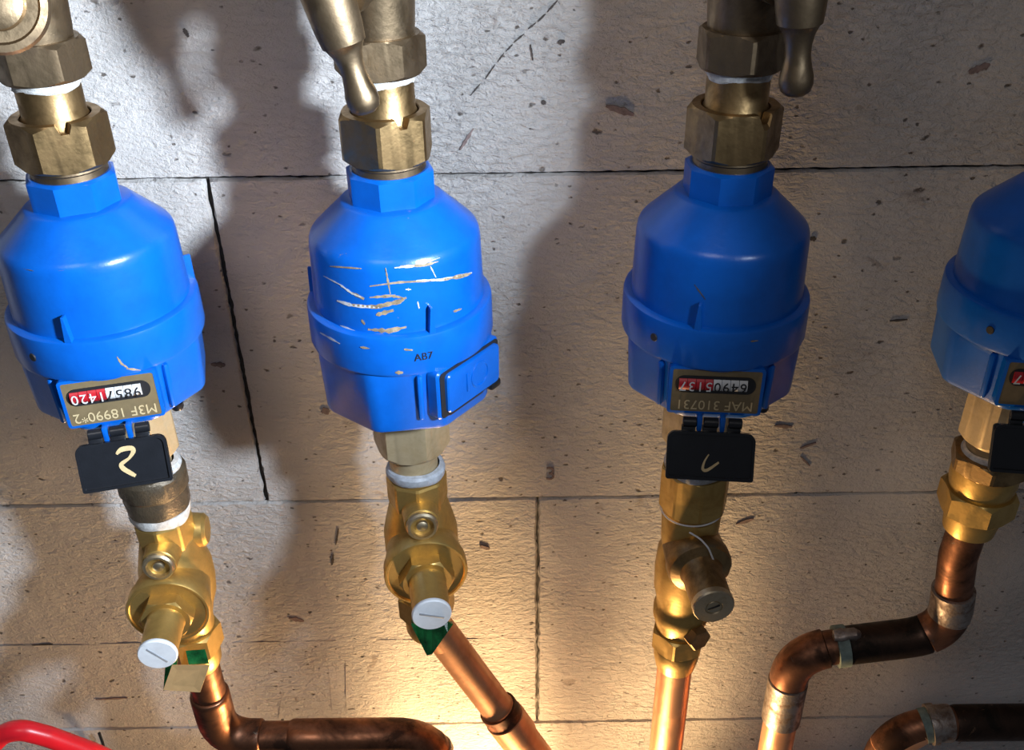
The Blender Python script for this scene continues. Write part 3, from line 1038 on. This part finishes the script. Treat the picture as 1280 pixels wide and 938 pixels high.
mesh('tag_card', quad([at(215, 832, -0.120), at(262, 832, -0.122), at(250, 866, -0.126), at(204, 863, -0.126)]), M_CARD, tg, W, flat=True)
mesh('green_print', quad([at(232, 814, -0.112), at(256, 812, -0.112), at(261, 830, -0.118), at(236, 831, -0.118)]), M_GREEN, tg, W, flat=True)
mesh('green_back', quad([at(207, 828, -0.114), at(222, 824, -0.114), at(216, 860, -0.120), at(204, 864, -0.120)]), M_GREEN, tg, W, flat=True)
gl = thing('foil_label', 'green foil label folded to a point below the white cap', 'label', at(540, 800, -0.118))
W = gl.location.copy()
vs, fs = [], []
cols = 8
for i in range(cols + 1):
    s = i / cols
    top = at(514 + 52 * s, 776 + 2 * s, -0.118 - 0.004 * sin(pi * s) - (0.0008 if i % 2 else 0))
    bx = 514 + 52 * s
    by = 780 + 43 * (s / 0.42 if s < 0.42 else max((1 - s) / 0.58, 0)) + 1.5
    bot = at(bx, by, -0.123 - 0.004 * sin(pi * s) - (0.0010 if i % 2 else 0))
    vs += [top, bot]
nb = len(vs)
vs += [v + Vector((0, 0.0006, 0)) for v in vs]
for i in range(cols):
    a = 2 * i
    fs += [(a, a + 2, a + 3, a + 1), (nb + a, nb + a + 1, nb + a + 3, nb + a + 2), (a + 1, a + 3, nb + a + 3, nb + a + 1), (a, nb + a, nb + a + 2, a + 2)]
fs += [(0, 1, nb + 1, nb), (2 * cols, nb + 2 * cols, nb + 2 * cols + 1, 2 * cols + 1)]
mesh('folded_foil', (vs, fs), M_GREEN, gl, W, flat=True)

# third valve: grey slotted cap
zbot3 = -0.429
t3 = thing('pressure_reducing_valve', 'brass reducing valve with a grey slotted metal cap under the third meter', 'valve', (X3, PY, zbot3 * KZ), radians(4.5))
S3 = Vector((0, 0, zbot3 * KZ))


def P3_(name, geo, mat, par=t3, **kw):
    return mesh(name, zs(geo), mat, par, S3, **kw)


P3_('thread_tape', lathe([(0.0155, -0.2490), (0.0180, -0.2500), (0.0190, -0.2530), (0.0200, -0.2590), (0.0185, -0.2630), (0.016, -0.264)], 64,
                         lambda a, r, i: r + 0.0005 * sin(4 * a + i), lambda a, z, i: z + 0.0012 * sin(2 * a)), M_TAPE)
P3_('inlet_hexagon', hexnut(0.0203, -0.2600, -0.2885, 0.0150, radians(-25), n=8, ch=0.0016), M_BRASS, angle=18)
P3_('inlet_neck', lathe([(0.015, -0.2875), (0.0185, -0.2880), (0.0188, -0.2915), (0.0182, -0.2935), (0.0190, -0.2955), (0.0182, -0.3140), (0.0165, -0.330)], 56), M_BRASS)
P3_('valve_body', lathe([(0.0165, -0.3180), (0.0195, -0.3260), (0.0205, -0.3400), (0.0200, -0.3560), (0.0178, -0.3660), (0.0178, -0.3720), (0.0190, -0.3740),
                         (0.0190, -0.3810), (0.0165, -0.3900), (0.0150, -0.4000), (0.012, -0.4000)], 56), M_BRASS)
zc3 = -0.3190
Mf3 = T((0.0015, 0, zc3)) @ RX(pi / 2)
fl3 = P3_('bonnet_boss', keep(lathe([(0.0190, 0.000), (0.0200, 0.016), (0.0208, 0.018), (0.0208, 0.0245), (0.0195, 0.0270), (0.0135, 0.0300)], 56, M=Mf3), zc3), M_BRASS_DULL)
P3_('adjusting_stem', keep(lathe([(0.0150, 0.0270), (0.0138, 0.0300), (0.0130, 0.0330), (0.0126, 0.0560), (0.0, 0.0560)], 40, M=Mf3), zc3), M_BRASS_DULL)
cp3 = P3_('stem_cap', keep(lathe([(0.0127, 0.0550), (0.0130, 0.0555), (0.0130, 0.0590), (0.0124, 0.0600), (0.0056, 0.0602), (0.0052, 0.0594), (0.0046, 0.0594), (0.0043, 0.0600), (0.0, 0.0600)], 48, M=Mf3), zc3), M_STEEL, angle=25)
P3_('screw_slot', rbox(0.0078, 0.0013, 0.0008, 0.0002, Mf3 @ T((0, 0, 0.0600)) @ RZ(radians(25))), M_INK, cp3)
P3_('drain_plug', lathe([(0.0075, 0.0), (0.0075, 0.0200), (0.0068, 0.0215), (0.0, 0.0215)], 24, lambda a, r, i: hexr(0.0072, 6)(a, r, i) if 0 < i < 3 else r,
                        M=T((0, 0, -0.3850)) @ RZ(radians(22)) @ RX(radians(90)) @ T((0, 0, 0.003))), M_BRASS_DULL)
P3_('outlet_nut', hexnut(0.0168, -0.3930, -0.4090, 0.0125, radians(8), ch=0.0016), M_BRASS, angle=18)
P3_('outlet_collar', lathe([(0.0155, -0.4080), (0.0165, -0.4110), (0.0158, -0.4200), (0.0140, -0.4285), (0.0124, -0.4290)], 48), M_BRASS)
# seal wire looped round the neck
ring = [(0.0196 * sin(a), -0.0196 * cos(a), -0.2915 * KZ + 0.0015 * sin(a + 0.5)) for a in [2 * pi * i / 48 for i in range(49)]]
sw = thing('seal_wire', 'thin white seal wire looped round the third reducing valve', 'wire', (X3, PY, -0.305))
mesh('wire_loop', tube([Vector(p) for p in ring], 0.0006, 8), M_WIRE, sw, Vector((0, 0, -0.305)))
tail = [on_round(862, 666, X3, PY, 0.0198), at(876, 674, -0.1195), at(886, 686, -0.1225), at(894, 706, -0.1235)]
mesh('wire_tail', tube(fillet(tail, 0.01, 5), 0.0006, 8), M_WIRE, sw, Vector((X3, PY, -0.305)))

# coupling under the right meter
zc4 = -0.313
t4 = thing('compression_coupling', 'yellow brass compression coupling under the cut off right meter', 'pipe fitting', (X4 - 0.0, PY, zc4 * KZ))
S4 = Vector((0, 0, zc4 * KZ))
mesh('thread_tape', zs(lathe([(0.0155, -0.2500), (0.0170, -0.2505), (0.0180, -0.2530), (0.0172, -0.2550), (0.015, -0.256)], 48,
                             lambda a, r, i: r + 0.0003 * sin(4 * a + i), lambda a, z, i: z + 0.0008 * sin(2 * a + 2))), M_TAPE, t4, S4)
mesh('inlet_hexagon', zs(hexnut(0.0208, -0.2530, -0.2640, 0.0152, radians(12), ch=0.002)), M_BRASS_DULL, t4, S4, angle=18)
mesh('coupling_barrel', zs(lathe([(0.0185, -0.2635), (0.0205, -0.2645), (0.0205, -0.2730), (0.0195, -0.2780), (0.0190, -0.2810), (0.0150, -0.2810)], 56)), M_BRASS, t4, S4)
mesh('compression_nut', zs(hexnut(0.0208, -0.2795, -0.2960, 0.0130, radians(25), ch=0.0022)), M_BRASS, t4, S4, angle=18)
mesh('nut_collar', zs(lathe([(0.0170, -0.2955), (0.0172, -0.3020), (0.0160, -0.3110), (0.0125, -0.3130)], 48)), M_BRASS, t4, S4)

# ------------------------------------------------------------------ copper pipes
RP = 0.0123


def pipe(label, path, mats, sleeves, r=RP, name='copper_pipe'):
    base = min(path, key=lambda p: p.z)
    t = thing(name, label, 'pipe', base)
    W = Vector(base)
    mesh('tube', tube(path, r, 28), mats, t, W, angle=50)
    L = sum((b - a).length for a, b in zip(path, path[1:]))
    for nm, s0, s1, rr, mt in sleeves:
        sub = along(path, s0 * L if s0 <= 1 else L, s1 * L, 14)
        n = len(sub)
        rad = [rr] * n
        rad[0] = rad[-1] = r + (rr - r) * 0.35
        if n > 4:
            sub = [sub[0], sub[0].lerp(sub[1], 0.25)] + sub[1:-1] + [sub[-1].lerp(sub[-2], 0.25), sub[-1]]
            rad = [rad[0], rr] + [rr] * (n - 2) + [rr, rad[-1]]
        mesh(nm, tube(sub, rad, 28), mt, t, W, angle=50)
    return t


def seen(p):
    q = Vector(p) - _C
    z = q.dot(_F)
    return 640 + FPX * q.dot(_R) / z, 469 - FPX * q.dot(_U) / z


def arc(path, px, py):
    """share of the pipe's length that lies before the point seen at px, py"""
    best, L = (1e9, 0), 0.0
    for a, b in zip(path, path[1:]):
        l = (b - a).length
        for k in range(12):
            u = seen(a.lerp(b, k / 12))
            d = hypot(u[0] - px, u[1] - py)
            if d < best[0]:
                best = (d, L + l * k / 12)
        L += l
    return best[1] / L


# left: down from the valve, elbow, run to the right, elbow down
a0 = Vector((X1 + 0.001, PY, -0.415 * KZ))
a1 = at(268, 908, PY); a1.x = X1 + 0.003
zr = at(420, 921, PY).z
pA = fillet([a0, Vector((X1 + 0.002, PY, zr)), Vector((-0.062, PY, zr - 0.001)), Vector((-0.060, PY, -1.0))], [0, 0.026, 0.034, 0])
pipe('heat stained copper pipe running along the bottom from the left reducing valve', pA, M_COPPER_OLD,
     [('elbow_fitting', 0.055, 0.16, 0.0142, M_COPPER_OLD), ('coupling_sleeve', 0.19, 0.36, 0.0138, M_COPPER_OLD), ('solder_ring', 0.355, 0.362, 0.0146, M_SOLDER),
      ('elbow_fitting', 0.385, 0.50, 0.0142, M_COPPER_OLD)])
# second: slants to the right below the green label
b0 = at(548, 782, PY); b0.x = X2 + 0.002; b0.z = -0.383 * KZ
b1 = at(557, 800, PY)
b2 = at(664, 941, PY)
b3 = b2 + (b2 - b1) * 0.35
pB = fillet([b0, b1, b2, b3, Vector((b3.x + 0.01, PY, -1.0))], [0, 0.03, 0.5, 0.03, 0])
LB = sum((b - a).length for a, b in zip(pB, pB[1:]))
pipe('bright copper pipe slanting down to the right below the green label', pB, M_COPPER,
     [('coupling_bead', arc(pB, 620, 884), arc(pB, 627, 893), 0.0146, M_COPPER_OLD), ('coupling_sleeve', arc(pB, 624, 889), arc(pB, 664, 941) + 0.03, 0.0139, M_COPPER), ('coupling_bead', arc(pB, 634, 902), arc(pB, 643, 914), 0.0154, M_COPPER)])
# third: straight down
pC = [Vector((X3, PY, -0.405 * KZ)), Vector((X3 - 0.0005, PY, -1.0))]
pipe('straight bright copper pipe under the third meter', pC, M_COPPER, [], 0.0125)
# fourth: two elbows
d0 = Vector((X4, PY, -0.300 * KZ))
d2 = at(1178, 792, PY)
d3 = at(992, 815, PY)
d4 = at(968, 960, PY)
pD = fillet([d0, Vector((X4 - 0.001, PY, -0.335 * KZ)), Vector((d2.x + 0.004, PY, d2.z)), d3, Vector((d4.x, PY, -1.0))], [0, 0.03, 0.030, 0.034, 0])
A = [arc(pD, *q) for q in ((1192, 735), (1183, 768), (1160, 797), (1056, 811), (1046, 812), (1034, 814), (978, 850), (980, 893), (977, 905))]
tD = pipe('stained copper pipe with two elbows under the right meter', pD, M_COPPER_OLD,
          [('solder_sleeve', A[0], A[1], 0.0143, M_SOLDER), ('elbow_fitting', A[1] * 0.99, A[2], 0.0140, M_COPPER_OLD), ('coupling_sleeve', A[2], A[3], 0.0137, M_COPPER_DARK),
           ('verdigris_ring', A[3], A[4], 0.0150, M_VERDI), ('elbow_fitting', A[5], A[6], 0.0138, M_COPPER_OLD), ('solder_sleeve', A[6], A[7], 0.0143, M_SOLDER),
           ('verdigris_ring', A[7], A[8], 0.0128, M_VERDI), ('lower_tube', A[8], 1.0, 0.01245, M_COPPER)])
ec = at(1058, 794, PY - 0.004)
rn = random.Random(4)
g = lathe([(0.0, -0.010), (0.0035, -0.009), (0.0046, -0.004), (0.0040, 0.0015), (0.0044, 0.006), (0.0025, 0.0095), (0.0, 0.0105)], 20,
          lambda a, r_, i: r_ * (1 + 0.15 * sin(3 * a + i)), M=T(ec) @ RY(radians(84)))
mesh('solder_blob', g, M_SOLDER, tD, Vector(tD.location))
# fifth: bottom right corner
e0 = at(1300, 905, -0.10)
e1 = at(1112, 905, -0.10)
pE = fillet([Vector((0.75, -0.10, e0.z)), e1, Vector((e1.x - 0.004, -0.10, -1.0))], [0, 0.045, 0], 14)
B = [arc(pE, *q) for q in ((1204, 905), (1168, 905), (1160, 905), (1152, 905))]
pipe('dark copper pipe curving down in the bottom right corner', pE, M_COPPER_OLD,
     [('coupling_sleeve', 0.25, B[0] - 0.002, 0.0134, M_COPPER_DARK), ('solder_sleeve', B[0], B[1], 0.0138, M_SOLDER), ('solder_ring', B[1], B[2], 0.0152, M_SOLDER),
      ('verdigris_ring', B[2], B[3], 0.0129, M_VERDI), ('bend_tube', B[3], 1.0, 0.01245, M_COPPER)])

# ------------------------------------------------------------------ small things in the bottom left corner
rp = [at(-60, 1250, -0.115), at(-40, 985, -0.115), at(-14, 935, -0.115), at(4, 917, -0.115), at(26, 912, -0.115), at(60, 921, -0.112), at(112, 940, -0.108), at(170, 965, -0.10), at(195, 1010, -0.10), at(185, 1250, -0.10)]
vs, fs = [], []
rpath = fillet(rp, 0.03, 5)
hd = tag(mesh('loop_handle', tube(rpath, [0.0074] * len(rpath), 16), M_REDPL), 'bright red plastic loop handle in the bottom left corner', 'handle')
cb = [at(124, 917, -0.012), at(128, 928, -0.010), at(133, 945, -0.008), at(150, 990, -0.006)]
tag(mesh('cable_end', tube(fillet(cb, 0.02, 4), 0.0013, 10), M_BLACK), 'thin black cable end beside the red handle', 'cable')
